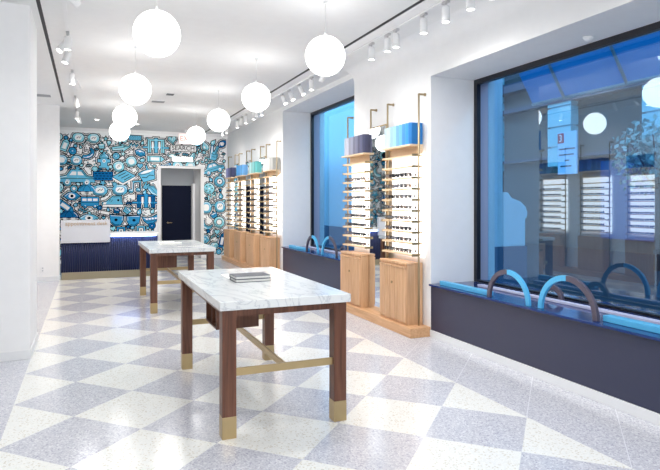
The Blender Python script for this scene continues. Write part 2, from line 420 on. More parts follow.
def place_unit(cy, rackname, cols, nper, where, side=1, first=[None], glasses=True, nb=9):
    """side 1: right wall; -1: niche wall on the left"""
    if first[0] is None: first[0] = (make_rack(), make_cabinet()); rk, cb = first[0]
    else: rk, cb = copy_tree(first[0][0]), copy_tree(first[0][1])
    X = XR if side == 1 else -1.08; rz = 0 if side == 1 else PI
    for o in (rk, cb): o.location = (X, cy, 0); o.rotation_euler = (0, 0, rz)
    tag(rk, 'brass and oak eyewear rack topped with %s, %s' % (rackname, where), 'rack', 'eyewear display racks')
    tag(cb, 'oak two-door cabinet below the rack with %s, %s' % (rackname, where), 'cabinet', 'oak cabinets below the racks')
    # boxes of books on top
    n = nb; wd = (UW-.085)/n
    mats = book_mats('cover_'+rackname.replace(' ', '_'), cols[0], cols[1], n)
    for i in range(n):
        o = bpy.data.objects.new('book', book_mesh(wd-.003, mats[i])); COL.objects.link(o)
        yy = UW/2-.062-wd*(i+.5)
        o.location = (X, cy+(yy if side == 1 else -yy), 2.106); o.rotation_euler = (0, 0, rz)
        tag(o, '%s book from the left on top of the rack with %s' % (ORD[i], rackname), 'book', 'books on top of the rack with '+rackname)
    if not glasses: return
    for k in range(2, 10):
        for j in range(nper):
            t = (j+.5)/nper
            off = UW/2-.05 - (UW-.12)*t + random.uniform(-.012, .012)
            gi = random.randrange(len(GM))
            o = bpy.data.objects.new('eyeglasses', GM[gi]); COL.objects.link(o)
            o.location = (X-.148, cy+off, SHZ[k]+.0065); o.rotation_euler = (0, 0, random.uniform(-.05, .05)); o.scale = (.7, .80 if nper > 5 else .95, 1.1)
            tag(o, '%s eyeglasses, %s from left on %s glasses shelf down, rack with %s' % (CN[gi], ORD[j], ORD[k-2], rackname), 'eyeglasses', 'eyeglasses on the rack with '+rackname)

YA = (5.411+6.12)/2; YBb = YA+1.157
place_unit(YA, 'bright blue books', ((214, 236, 248), (36, 128, 204)), 6, 'near the large window')
place_unit(YBb, 'slate purple books', ((206, 208, 220), (84, 86, 118)), 6, 'beside the far window')
FY = [10.90, 12.04, 13.18, 14.30]
FN = [('white books', ((250, 250, 248), (176, 176, 172))), ('pale aqua books', ((205, 236, 236), (96, 176, 176))), ('mid blue books', ((70, 150, 215), (110, 170, 225))), ('violet books', ((160, 165, 215), (50, 56, 90)))]
for i, y in enumerate(FY):
    place_unit(y, FN[i][0], FN[i][1], 6 if i == 0 else 5, '%s on the far pier' % ('nearest', 'second', 'third', 'farthest')[i], nb=6)
NY = [7.38, 8.50, 9.62, 10.74]
LN = [('navy patterned books', ((30, 60, 130), (60, 100, 170))), ('dark blue books', ((20, 60, 140), (40, 90, 170))), ('green and blue books', ((60, 120, 130), (40, 70, 140))), ('sky blue books', ((60, 150, 220), (40, 110, 190)))]
for i, y in enumerate(NY):
    place_unit(y, LN[i][0], LN[i][1], 5, 'in the left alcove', side=-1, glasses=False, nb=6)
# eyeglasses of the alcove racks, seen only as specks in the window reflection
m = MB()
for y in NY:
    for k in range(2, 10):
        for j in range(6):
            yy = y-UW/2+.06+(UW-.12)*(j+.5)/6; z = SHZ[k]+.002; x = -1.08+.15
            for s in (-1, 1):
                m.tube((x, yy+s*.027, z+.022), (x+.006, yy+s*.027, z+.022), .02, 8)
            m.box(x, x+.005, yy-.008, yy+.008, z+.024, z+.03)
tag(m.build('alcove_eyeglasses', FR[0], kind='stuff'), 'rows of dark eyeglasses on the racks in the left alcove', 'eyeglasses')

# plinths
def plinth(y0, y1, X, side, label):
    o = MB().box(0, side*.255, -(y1-y0)/2, (y1-y0)/2, 0, .105).build('oak_plinth', OAKH, None, (X-(side*.255) if False else X, (y0+y1)/2, 0), bevel=.005)
    tag(o, label, 'plinth')
OAKH = wood('oak_plinth_wood', srgb(200, 152, 108), srgb(224, 180, 138), .45, 'Y')
plinth(5.30, 7.236, XR, -1, 'long low oak plinth under the two near cabinets')
plinth(10.445, 14.75, XR, -1, 'long low oak plinth under the four far cabinets')
plinth(6.95, 11.2, -1.08, 1, 'long low oak plinth under the cabinets in the left alcove')
# mirrors and rails between racks
def mirror(y0, y1, X, label, z1=2.40):
    r = thing('wall_mirror', label, 'mirror', (X, (y0+y1)/2, 0))
    hw = (y1-y0)/2
    MB().box(-.109, -.100, -hw, hw, .1055, z1).build('mirror_glass', MIRROR, r)
    f = MB(); f.box(-.111, -.090, -hw, hw, z1, z1+.008); f.box(-.100, -.092, -hw, hw, .1055, z1); f.build('mirror_edge', BRASSD, r)
def rail(y0, y1, label):
    o = MB().tube((0, -(y1-y0)/2, 0), (0, (y1-y0)/2, 0), .008, 10).build('cross_rail', BRASS, None, (XR+POLX, (y0+y1)/2, 2.415))
    tag(o, label, 'rail', 'brass rails between racks')
mirror(YA+.37, YBb-.37, XR, 'tall mirror panel between the bright blue and slate purple racks')
rail(YA+.36, YBb-.36, 'short brass rail joining the poles of the two near racks')
for i in range(3):
    mirror(FY[i]+.365, FY[i+1]-.365, XR, 'narrow mirror between the %s and %s far racks' % (ORD[i], ORD[i+1]))
    rail(FY[i]+.36, FY[i+1]-.36, 'brass rail joining the %s and %s far racks' % (ORD[i], ORD[i+1]))

# ------------------------------------------------------------------ tables
def make_table():
    t = thing('display_table', 'x', 'table')   # origin: front-left floor corner of leg box; x right, y back
    W_, L_ = .835, 1.70; g = .088
    MB().box(-.02, W_+.02, -.03, L_+.03, .795, .85).build('tabletop', MARBLE, t, bevel=.004)
    for x in (0, W_-g):
        for y in (0, L_-g):
            leg = MB().box(x, x+g, y, y+g, .135, .795).build('leg', WALNUT, t, bevel=.002)
            MB().box(x-.001, x+g+.001, y-.001, y+g+.001, 0, .135).build('foot_cap', BRASS, leg, bevel=.002)
    a = MB(); a.box(g, W_-g, .012, .035, .75, .795); a.box(g, W_-g, L_-.035, L_-.012, .75, .795)
    a.box(.012, .035, g, L_-g, .757, .795); a.box(W_-.035, W_-.012, g, L_-g, .757, .795)
    a.build('apron', WALNUT, t)
    s = MB(); s.box(g, W_-g, .03, .045, .375, .422); s.box(g, W_-g, L_-.045, L_-.03, .375, .422)
    s.box(W_/2-.0075, W_/2+.0075, .045, L_-.045, .375, .422)
    s.build('stretcher', BRASS, t, bevel=.001)
    b = MB(); x0, x1, y0, y1, z0, z1 = .115, .44, .74, 1.13, .515, .757; k = .014
    b.box(x0, x1, y0, y1, z0, z0+k); b.box(x0, x1, y0, y1, z1-k, z1)
    b.box(x0, x1, y0, y0+k, z0+k, z1-k); b.box(x0, x1, y1-k, y1, z0+k, z1-k); b.box(x1-k, x1, y0+k, y1-k, z0+k, z1-k)
    for yy in (y0+.2,): b.box(x0+.01, x1-k, yy, yy+k, z0+k, z1-k)
    b.build('cubby', WALNUT, t)
    return t
T1 = make_table(); T1.location = (.757, 3.475, 0)
tag(T1, 'near marble-topped walnut table with brass feet, two grey books on it', 'table', 'marble topped display tables')
T2 = copy_tree(T1); T2.location = (.757, 7.83, 0)
tag(T2, 'far marble-topped walnut table standing in front of the navy desk', 'table', 'marble topped display tables')
PAGES = plain('pages', srgb(236, 236, 232), .7); GCOV = plain('grey_cover', srgb(88, 92, 100), .6); WCOV = plain('white_cover', srgb(244, 244, 242), .5)
GPRINT = plain('print_grey', srgb(60, 62, 68), .6)
def table_book(x, y, z, wx, wy, hh, label, cov, rz=0):
    r = thing('hardback_book', label, 'book', (x, y, z), 'books on the tables', rz)
    MB().box(-wx/2+.006, wx/2-.006, -wy/2+.006, wy/2-.004, .003, hh-.003).build('pages', PAGES, r)
    c = MB(); c.box(-wx/2, wx/2, -wy/2, wy/2, 0, .003); c.box(-wx/2, wx/2, -wy/2, wy/2, hh-.003, hh); c.box(-wx/2, wx/2, wy/2-.004, wy/2, .003, hh-.003)
    c.build('cover', cov, r)
table_book(1.165, 4.345, .851, .275, .20, .023, 'lower grey hardback book of the stack on the near table', GCOV)
table_book(1.163, 4.345, .875, .275, .20, .023, 'upper grey hardback book of the stack on the near table', GCOV, .02)
r = thing('open_leaflet', 'white leaflet with small dark drawings behind the books on the near table', 'leaflet', (1.16, 4.62, .851))
MB().box(-.14, .14, -.13, .13, 0, .006).build('sheet', WCOV, r, bevel=.001)
q = MB()
for i in range(5): q.tube((-.10+.05*i, .03*((i%2)*2-1), .006), (-.10+.05*i, .03*((i%2)*2-1), .0068), .012, 10)
q.build('drawing', GPRINT, r)
table_book(1.13, 8.75, .851, .30, .22, .016, 'pale thin book lying on the far table', WCOV)
r = thing('open_leaflet', 'white leaflet with grey specks at the back of the far table', 'leaflet', (1.12, 9.15, .851))
MB().box(-.12, .12, -.10, .10, 0, .006).build('sheet', WCOV, r)
q = MB()
for i in range(5): q.tube((-.08+.04*i, .02*((i%2)*2-1), .006), (-.08+.04*i, .02*((i%2)*2-1), .0068), .012, 10)
q.build('drawing', GPRINT, r)
r = thing('price_strip', 'thin strip of small grey printing on the right of the far table', 'leaflet', (1.32, 8.12, .851))
MB().box(-.17, .17, -.012, .012, 0, .003).build('strip', WCOV, r)
q = MB()
for i in range(14): q.box(-.16+.023*i, -.148+.023*i, -.007, .007, .003, .0036)
q.build('printing', GPRINT, r)

# ------------------------------------------------------------------ service desk
r = thing('service_desk', 'navy ribbed service desk with brass kick base in front of the mural', 'desk', (-.47, 11.9, 0))
b = MB(); L_ = 1.76
b.box(.02, L_-.02, .03, .70, .14, .80)
n = 44
for i in range(n):
    x = .0+ (L_)*(i+.5)/n
    b.tube((x, .028, .14), (x, .028, .80), L_/n*.5, 8)
for i in range(16):
    y = .03+.67*(i+.5)/16
    b.tube((L_-.02, y, .14), (L_-.02, y, .80), .02, 8)
b.build('body', DESKNAVY, r)
MB().box(.01, L_+.0, .012, .70, 0, .14).build('kick_base', KICK, r)
pts = [(.88, -.03)]+[(L_-.05+.08*math.sin(PI/2*i/6), .05-.08*math.cos(PI/2*i/6)) for i in range(7)]+[(L_+.03, .72), (.0, .72), (.0, .06), (.88, .06)]
MB().prism(pts, .83, .87, 'z').build('worktop', WHITE, r, bevel=.004)
MB().box(.89, L_-.04, -.008, .0, .806, .822).build('light_strip', LED, r)
MB().box(.02, L_-.02, .02, .70, .80, .83).build('reveal', WHITE, r)
sp = MB().box(0, .865, -.035, .05, .70, 1.135).build('sign_panel', plain('panel_white', srgb(196, 200, 208), .35), r, bevel=.003)
def text_mesh(name, txt, size, mat, parent, loc, rot=(PI/2, 0, 0), ext=.004, align='CENTER', wscale=1):
    cu = bpy.data.curves.new(name, 'FONT'); cu.body = txt; cu.size = size; cu.extrude = ext; cu.align_x = align; cu.align_y = 'CENTER'; cu.resolution_u = 3
    tmp = bpy.data.objects.new('tmp', cu); COL.objects.link(tmp)
    dg = bpy.context.evaluated_depsgraph_get(); dg.update()
    me = bpy.data.meshes.new_from_object(tmp.evaluated_get(dg)); bpy.data.objects.remove(tmp)
    me.name = name; me.materials.clear(); me.materials.append(mat)
    o = bpy.data.objects.new(name, me); COL.objects.link(o); o.rotation_euler = rot; o.location = loc; o.scale = (wscale, 1, 1)
    if parent: o.parent = parent
    return o
text_mesh('lettering', 'appointment desk', .105, plain('tan_letters', srgb(176, 150, 118), .4), sp, (.445, -.04, 1.065), wscale=.98)
# small things on the desk
# ------------------------------------------------------------------ mural
CX = [srgb(146, 220, 236), srgb(106, 192, 226), srgb(52, 154, 210), srgb(14, 106, 170), srgb(190, 234, 242), srgb(250, 252, 252)]
MM = [plain('mural_white', srgb(246, 249, 250), .9, spec=.1), plain('mural_black', srgb(6, 22, 40), .9, spec=.1)] + [plain('mural_blue_%d' % i, c, .9, spec=.1) for i, c in enumerate(CX)]
def px(u, v):  # mural plane coordinates of a place measured on the wall
    th = math.atan(242/571); a = (u-330)/571
    d = (math.sin(th)+a*math.cos(th), math.cos(th)-a*math.sin(th)); t = YB/d[1]
    return d[0]*t, 1.45+(203.5-v)/571*t
def circ(cx, cy, rx, ry=None, n=16, a0=0, a1=2*PI):
    ry = rx if ry is None else ry
    full = abs(a1-a0-2*PI) < 1e-6
    return [(cx+rx*math.cos(a0+(a1-a0)*i/(n if full else n-1)), cy+ry*math.sin(a0+(a1-a0)*i/(n if full else n-1))) for i in range(n)]
def rct(x0, y0, x1, y1): return [(x0, y0), (x1, y0), (x1, y1), (x0, y1)]
def lens(cx, cy, rx, ry, e=.6, n=16):
    return [(cx+rx*math.copysign(abs(math.cos(t))**e, math.cos(t)), cy+ry*math.copysign(abs(math.sin(t))**e, math.sin(t))) for t in [2*PI*i/n+.01 for i in range(n)]]
def stroke(pts, w):
    L = []; R = []
    for i, p in enumerate(pts):
        a = pts[max(0, i-1)]; b = pts[min(len(pts)-1, i+1)]
        dx, dy = b[0]-a[0], b[1]-a[1]; l = math.hypot(dx, dy) or 1
        nx, ny = -dy/l*w/2, dx/l*w/2
        L.append((p[0]+nx, p[1]+ny)); R.append((p[0]-nx, p[1]-ny))
    return L+R[::-1]
# each doodle: list of ('o', poly) bodies, ('k', poly) dark detail, ('w', poly) pale detail, in a unit box
def d_glasses(e=.8):
    return [('o', lens(-.27, 0, .2, .17, e)), ('o', lens(.27, 0, .2, .17, e)), ('o', stroke([(-.09, .03), (0, .07), (.09, .03)], .05)),
            ('w', lens(-.27, 0, .12, .10, e)), ('w', lens(.27, 0, .12, .10, e)), ('k', stroke([(-.33, -.03), (-.26, .04), (-.24, -.02), (-.19, .05)], .02)), ('k', stroke([(.20, -.03), (.27, .04), (.29, -.02), (.34, .05)], .02))]
def d_sun():
    return [('o', [(-.46, .14), (-.05, .14), (-.06, -.02), (-.14, -.15), (-.3, -.17), (-.42, -.08)]), ('o', [(.46, .14), (.05, .14), (.06, -.02), (.14, -.15), (.3, -.17), (.42, -.08)]),
            ('k', stroke([(-.48, .16), (0, .12), (.48, .16)], .035)), ('k', circ(-.27, 0, .05, .04)), ('k', circ(.27, 0, .05, .04))]
def d_car():
    return [('o', [(-.48, -.14), (-.46, 0), (-.28, .04), (-.16, .2), (.14, .2), (.26, .04), (.46, 0), (.48, -.14)]), ('o', circ(-.26, -.15, .1)), ('o', circ(.26, -.15, .1)),
            ('w', [(-.2, .05), (-.13, .15), (-.02, .15), (-.02, .05)]), ('w', [(.02, .05), (.02, .15), (.11, .15), (.19, .05)]),
            ('w', circ(-.26, -.15, .055)), ('w', circ(.26, -.15, .055)), ('k', circ(-.26, -.15, .02, n=8)), ('k', circ(.26, -.15, .02, n=8)), ('k', rct(-.44, -.05, .44, -.035))]
def d_bridge():
    L = [('o', rct(-.32, -.38, -.2, .36)), ('o', rct(-.06, -.38, .06, .42)), ('o', rct(.2, -.38, .32, .36)), ('o', rct(-.5, -.14, .5, -.05)), ('o', [(-.32, .28), (.32, .28), (.32, .36), (-.32, .36)]),
         ('k', stroke([(-.5, -.05), (-.38, .1), (-.3, .3)], .02)), ('k', stroke([(.5, -.05), (.38, .1), (.3, .3)], .02))]
    L += [('w', circ(-.13, .02, .045, .2)), ('w', circ(.13, .02, .045, .2)), ('k', rct(-.27, -.38, -.25, .3)), ('k', rct(.25, -.38, .27, .3))]
    return L
def d_sneaker():
    return [('o', [(-.48, -.16), (-.48, -.02), (-.3, .02), (-.12, .16), (0, .26), (.38, .28), (.42, 0), (.46, -.16)]), ('w', rct(-.47, -.2, .47, -.12)), ('k', rct(-.47, -.125, .47, -.11)),
            ('k', stroke([(-.18, .03), (-.1, .13)], .02)), ('k', stroke([(-.1, -.01), (-.02, .1)], .02)), ('k', circ(.24, .08, .05)), ('w', circ(-.38, -.06, .07, .05))]
def d_heart():
    p = []
    for i in range(20):
        t = 2*PI*i/20; p.append((.45*math.sin(t)**3, .03+(.39*math.cos(t)-.15*math.cos(2*t)-.06*math.cos(3*t)-.03*math.cos(4*t))))
    return [('o', p), ('w', stroke([(-.25, .05), (-.25, .18), (-.15, .24)], .05))]
def d_star(n=5):
    return [('o', [((.48 if i % 2 == 0 else .2)*math.sin(PI*i/n), (.48 if i % 2 == 0 else .2)*math.cos(PI*i/n)) for i in range(2*n)])]
def d_arrow():
    return [('o', [(-.48, -.12), (.1, -.14), (.08, -.27), (.48, 0), (.08, .27), (.1, .14), (-.48, .12)]), ('k', rct(-.38, -.015, .2, .015))]
def d_disc():
    return [('o', circ(0, 0, .46, n=20)), ('k', circ(0, 0, .27, n=16)), ('w', circ(0, 0, .22, n=16)), ('k', circ(0, 0, .07, n=8))]
def d_cookie():
    return [('o', circ(0, 0, .46, n=20))]+[('k', circ(.26*math.cos(a), .26*math.sin(a), .06, n=7)) for a in (0, 1.3, 2.5, 3.8, 5)]+[('w', circ(0, 0, .07, n=8))]
def d_note():
    return [('o', circ(-.28, -.28, .15, .12)), ('o', circ(.22, -.2, .15, .12)), ('o', [(-.19, -.28), (-.13, -.28), (-.1, .3), (.3, .38), (.3, -.2), (.36, -.2), (.4, .46), (-.17, .42)]), ('k', rct(-.08, .33, .28, .35))]
def d_bus():
    return [('o', rct(-.46, -.2, .46, .26)), ('o', circ(-.26, -.22, .09)), ('o', circ(.26, -.22, .09)), ('w', rct(-.4, .05, -.18, .18)), ('w', rct(-.12, .05, .1, .18)), ('w', rct(.16, .05, .4, .18)), ('k', rct(-.46, -.04, .46, -.015)), ('w', circ(.26, -.22, .04))]
def d_umbrella():
    return [('o', circ(0, -.02, .46, .4, 14, 0, PI)), ('k', rct(-.02, -.4, .02, 0)), ('k', stroke([(-.2, 0), (-.14, .2), (0, .36)], .02)), ('k', stroke([(.2, 0), (.14, .2), (0, .36)], .02)), ('w', rct(-.3, -.14, -.12, -.04)), ('w', rct(.1, -.14, .3, -.04))]
def d_eye():
    return [('o', [(-.48, 0), (-.25, .2), (0, .26), (.25, .2), (.48, 0), (.25, -.2), (0, -.26), (-.25, -.2)]), ('w', circ(0, 0, .2, .16)), ('k', circ(0, 0, .09, .09))]
def d_book():
    return [('o', [(-.48, .0), (.05, .3), (.48, .06), (-.05, -.26)]), ('w', [(-.48, -.03), (-.05, -.29), (.48, .03), (.48, -.04), (-.05, -.36), (-.48, -.1)]), ('k', stroke([(-.25, .02), (.08, .2)], .03)), ('k', stroke([(-.12, -.06), (.2, .12)], .03)), ('k', stroke([(0, -.14), (.32, .05)], .03))]
def d_pencil():
    return [('o', [(-.48, -.12), (.28, -.12), (.48, 0), (.28, .12), (-.48, .12)]), ('w', rct(-.3, -.07, .18, .07)), ('k', rct(-.37, -.12, -.34, .12)), ('k', rct(.24, -.12, .27, .12))]
def d_brick():
    L = [('o', rct(-.48, -.22, .48, .22))]
    for j in range(3):
        for i in range(5): L.append(('k', rct(-.42+.18*i+(.06 if j % 2 else 0), -.15+.13*j, -.30+.18*i+(.06 if j % 2 else 0), -.11+.13*j)))
    return L
def d_hydrant():
    return [('o', rct(-.2, -.4, .2, .12)), ('o', circ(0, .12, .27, .26, 12, 0, PI)), ('o', rct(-.38, -.14, .38, .04)), ('o', rct(-.3, -.46, .3, -.36)), ('o', rct(-.05, .34, .05, .46)), ('w', circ(0, -.06, .1)), ('k', circ(0, -.06, .045)), ('k', rct(-.25, .1, .25, .13))]
def d_cup():
    return [('o', [(-.4, .1), (-.3, -.4), (.3, -.4), (.4, .1)]), ('o', circ(0, .1, .44, .14)), ('o', rct(.05, .15, .12, .48)), ('k', stroke([(-.3, -.1), (-.1, -.2), (.1, -.1), (.3, -.2)], .04)), ('w', circ(0, .12, .3, .06))]
def d_hand():
    return [('o', [(-.26, -.45), (-.3, -.02), (-.34, .42), (-.18, .44), (-.1, .06), (.0, .06), (.12, .46), (.28, .4), (.18, 0), (.32, -.05), (.3, -.3), (.2, -.45)]), ('k', stroke([(-.2, -.05), (0, -.12), (.2, -.05)], .03)), ('k', stroke([(-.1, -.25), (.15, -.25)], .03))]
def d_gem():
    return [('o', [(-.45, 0), (-.22, .34), (.3, .34), (.46, .02), (.18, -.34), (-.24, -.3)]), ('w', [(-.2, .1), (-.08, .22), (.1, .22), (-.05, .05)]), ('k', stroke([(0, 0), (.2, .1), (.3, 0)], .03))]
def d_moon():
    o = circ(0, 0, .46, .46, 12, -2.6, .6); i = circ(-.03, .16, .34, .34, 10, .35, -2.35)
    return [('o', o+i), ('w', stroke([(-.1, -.3), (.1, -.34), (.28, -.24)], .04))]
def d_mouth():
    return [('o', [(-.48, .18), (-.2, .08), (.1, .12), (.48, .22), (.36, -.12), (.1, -.3), (-.2, -.28), (-.4, -.08)])]+[('w', rct(-.3+.17*i, -.03, -.18+.17*i, .07)) for i in range(4)]+[('k', stroke([(-.36, -.08), (0, -.12), (.36, -.04)], .03))]
def d_square():
    return [('o', rct(-.42, -.42, .42, .42)), ('k', rct(-.28, -.28, .28, .28)), ('w', rct(-.2, -.2, .2, .2)), ('k', rct(-.08, -.08, .08, .08))]
def d_squiggle():
    return [('o', stroke([(-.46, -.2), (-.3, .2), (-.12, -.12), (.06, .22), (.24, -.12), (.44, .2)], .13))]
def d_drop():
    return [('o', [(0, .48)]+circ(0, -.12, .3, .32, 12, .6, -PI-.6)), ('w', circ(-.1, -.12, .08, .13))]
def d_cone():
    return [('o', [(-.25, .05), (0, -.48), (.25, .05)]), ('o', circ(0, .16, .28, .26)), ('k', stroke([(-.15, -.05), (.06, -.3)], .03)), ('k', stroke([(.15, -.05), (-.06, -.3)], .03)), ('w', circ(-.08, .22, .08))]
def d_leaf():
    return [('o', [(-.46, -.3), (-.2, .2), (.2, .42), (.46, .34), (.38, -.05), (.02, -.34)]), ('k', stroke([(-.4, -.26), (0, .02), (.36, .28)], .03))]
MBK = {k: [] for k in range(4)}
LIB = []   # placed discs for packing
white_l, halo_k, halo_w, outl, fill, det = [], [], [], [], [], []
def offset(poly, d):
    n = len(poly); A = sum(poly[i][0]*poly[(i+1)%n][1]-poly[(i+1)%n][0]*poly[i][1] for i in range(n))
    s = 1 if A > 0 else -1; out = []
    for i in range(n):
        p0, p1, p2 = poly[i-1], poly[i], poly[(i+1) % n]
        def nr(a, b):
            dx, dy = b[0]-a[0], b[1]-a[1]; l = math.hypot(dx, dy) or 1e-9; return dy/l*s, -dx/l*s
        n1, n2 = nr(p0, p1), nr(p1, p2); mx, my = n1[0]+n2[0], n1[1]+n2[1]; l = math.hypot(mx, my) or 1e-9
        mx, my = mx/l, my/l; c = max(.5, mx*n1[0]+my*n1[1]); out.append((p1[0]+mx*d/c, p1[1]+my*d/c))
    return out
def put(fn, x, z, size, rot=0, col=1, asp=1, halo=True, alt=None):
    ca, sa = math.cos(rot), math.sin(rot)
    def tr(p): return (x+(p[0]*ca-p[1]*asp*sa)*size, z+(p[0]*sa+p[1]*asp*ca)*size)
    for k, (role, poly) in enumerate(fn()):
        P_ = [tr(p) for p in poly]
        if role == 'o':
            if halo:
                halo_k.append((offset(P_, .052), 1)); halo_w.append((offset(P_, .034), 0))
            outl.append((offset(P_, .020), 1)); fill.append((P_, 2+(alt if (alt is not None and k % 2) else col)))
            if role == 'o' and size > .2 and len(poly) > 4:
                q_ = offset(P_, -.022); h0 = len(q_)//3
                for st, cnt, cc in ((0, h0, 7), (len(q_)//2, h0, 1)):
                    seg_ = [q_[(st+i_) % len(q_)] for i_ in range(cnt+1)]
                    if len(seg_) > 2: det.append((stroke(seg_, .013), cc))
        elif role == 'k': det.append((P_, 1))
        else: det.append((P_, 7))
S = 1/571*YB/.98
def pp(fn, u, v, wpx, rot=0, col=1, asp=1, hpx=None, alt=None):
    x, z = px(u, v); s = wpx*.0254; put(fn, x, z, s, rot, col, asp, alt=alt)
    hh = (hpx or wpx*.5)*.0254
    # cover with discs for the packing test
    n = max(1, int(round(s/hh)))
    for i in range(n):
        t = (i+.5)/n-.5; LIB.append((x+t*s*math.cos(rot), z+t*s*math.sin(rot), max(hh/2, s/n/2)*1.02))
R_ = math.radians
pp(d_glasses, 86, 138, 25, 0, 0, 1.0, 10); pp(d_pencil, 65, 145, 12, R_(70), 0, 1.9, 9); pp(d_star, 87, 147, 8, 0, 5, 1, 8)
pp(d_moon, 87, 153, 14, R_(20), 2, .8, 9); pp(d_glasses, 69, 160, 24, 0, 1, 1.1, 10); pp(d_hydrant, 104, 160, 15, 0, 1, 1.1, 16)
pp(d_arrow, 121, 148, 17, R_(8), 0, .8, 9); pp(d_glasses, 125, 164, 24, R_(24), 0, 1.2, 11); pp(d_gem, 140, 153, 11, R_(-25), 2, .8, 9)
pp(d_bridge, 156, 146, 25, 0, 0, .72, 18, alt=1); pp(d_pencil, 156, 159, 17, 0, 0, 1.3, 7); pp(d_arrow, 164, 167, 15, R_(205), 2, .8, 8)
pp(d_car, 77, 177, 33, 0, 1, 1.05, 15); pp(d_brick, 103, 176, 18, 0, 3, 1, 9); pp(d_book, 124, 177, 22, 0, 1, 1, 13)
pp(d_cup, 147, 174, 19, R_(18), 1, .9, 16); pp(d_umbrella, 87, 191, 17, 0, 2, 1, 12); pp(d_glasses, 110, 190, 34, R_(2), 1, .85, 10)
pp(d_note, 135, 187, 14, 0, 1, 1, 14); pp(d_bus, 90, 202, 17, 0, 2, 1.1, 12); pp(d_eye, 72, 196, 15, 0, 2, 1, 9)
pp(d_sneaker, 113, 202, 20, 0, 1, 1.1, 12); pp(d_bridge, 146, 201, 26, 0, 3, .66, 16, alt=2); pp(d_pencil, 66, 207, 17, R_(-38), 2, 1.4, 9)
pp(d_umbrella, 69, 217, 18, 0, 3, .9, 8); pp(d_eye, 89, 218, 18, 0, 1, .8, 8); pp(d_sun, 125, 220, 31, R_(-2), 2, 1.1, 12)
pp(d_mouth, 151, 219, 17, R_(6), 2, 1, 10); pp(d_square, 121, 231, 9, 0, 2, 1, 9); pp(d_square, 141, 230, 9, 0, 1, 1, 9)
pp(d_pencil, 106, 213, 14, R_(-12), 5, .8, 4); pp(d_leaf, 154, 191, 13, R_(100), 1, 1, 9); pp(d_heart, 140, 166, 6, 0, 1, 1, 6)
# right of the door
pp(d_hand, 214, 153, 13, R_(-12), 1, 1.3, 15); pp(d_drop, 205, 146, 11, R_(20), 0, 1, 11); pp(d_car, 213, 168, 24, R_(18), 1, 1.05, 12)
pp(d_disc, 219.5, 181.5, 12, 0, 1, 1, 12); pp(d_cookie, 209, 188.5, 12, 0, 0, 1, 12); pp(d_glasses, 213, 207, 27, R_(4), 1, 1.3, 13)
pp(d_moon, 207, 223, 14, R_(-60), 1, 1, 13); pp(d_disc, 219, 222, 12, 0, 0, 1, 12); pp(d_cookie, 205, 239, 9, 0, 1, 1, 9)
pp(d_heart, 217, 232, 6, 0, 0, 1, 6); pp(d_pencil, 222, 240, 16, R_(78), 3, 1.2, 7); pp(d_gem, 214, 246, 10, 0, 0, 1, 9)
pp(d_eye, 222, 144, 11, R_(40), 3, 1.1, 9); pp(d_squiggle, 212, 196, 11, R_(30), 0, 1, 5)
# above the door
pp(d_heart, 172, 140, 9, R_(10), 0, 1, 9); pp(d_glasses, 184, 166, 24, 0, 0, 1.1, 8); pp(d_brick, 135, 138, 12, 0, 1, .8, 5)
tx, tz = px(184, 148); LIB.append((tx-.15, tz, .14)); LIB.append((tx+.12, tz, .14))
# packed fillers
SH = [d_star, d_heart, d_disc, d_cookie, d_square, d_drop, d_cone, d_moon, d_leaf, d_gem, d_note, d_cup, d_hand, d_eye, d_star, d_squiggle]
X0, X1, Z0, Z1 = -2.45, XR-.03, .05, 3.17
for rad in (.20, .16, .12, .095, .075, .058, .044):
    for _ in range(420 if rad > .1 else 900):
        x = random.uniform(X0+rad, X1-rad); z = random.uniform(Z0+rad, Z1-rad)
        if DX0-.1-rad < x < DX1+.1+rad and z < DZ+.1+rad: continue
        if rad > .13 and x > -.62 and z > .8: continue
        if any((x-a)**2+(z-c)**2 < (rad*.88+q*.84)**2 for a, c, q in LIB): continue
        LIB.append((x, z, rad))
        fn = random.choice(SH if rad > .09 else [d_star, d_heart, d_drop, d_squiggle, d_gem, d_cookie])
        c = random.choice([0, 0, 1, 1, 2, 3] if z < 1.9 else [0, 0, 1, 1, 2, 4])
        put(fn, x, z, rad*1.75, random.uniform(-.7, .7), c, random.uniform(.85, 1.1), halo=rad > .1)
gaps = []
for _ in range(9000):
    x = random.uniform(X0+.05, X1-.05); z = random.uniform(.1, 3.12)
    if DX0-.15 < x < DX1+.15 and z < DZ+.15: continue
    if any((x-a)**2+(z-c)**2 < (q*.80+.012)**2 for a, c, q in LIB) or any((x-a)**2+(z-c)**2 < .0016 for a, c in gaps): continue
    gaps.append((x, z)); a = random.uniform(0, PI); l = random.uniform(.018, .04)
    dx, dz = math.cos(a)*l, math.sin(a)*l
    if random.random() < .3: outl.append((circ(x, z, .022, n=8), 1)); fill.append((circ(x, z, .012, n=8), 2))
    else: outl.append((stroke([(x-dx, z-dz), (x+dz*.3, z+dx*.3), (x+dx, z+dz)], .015), 1))
m = MB()
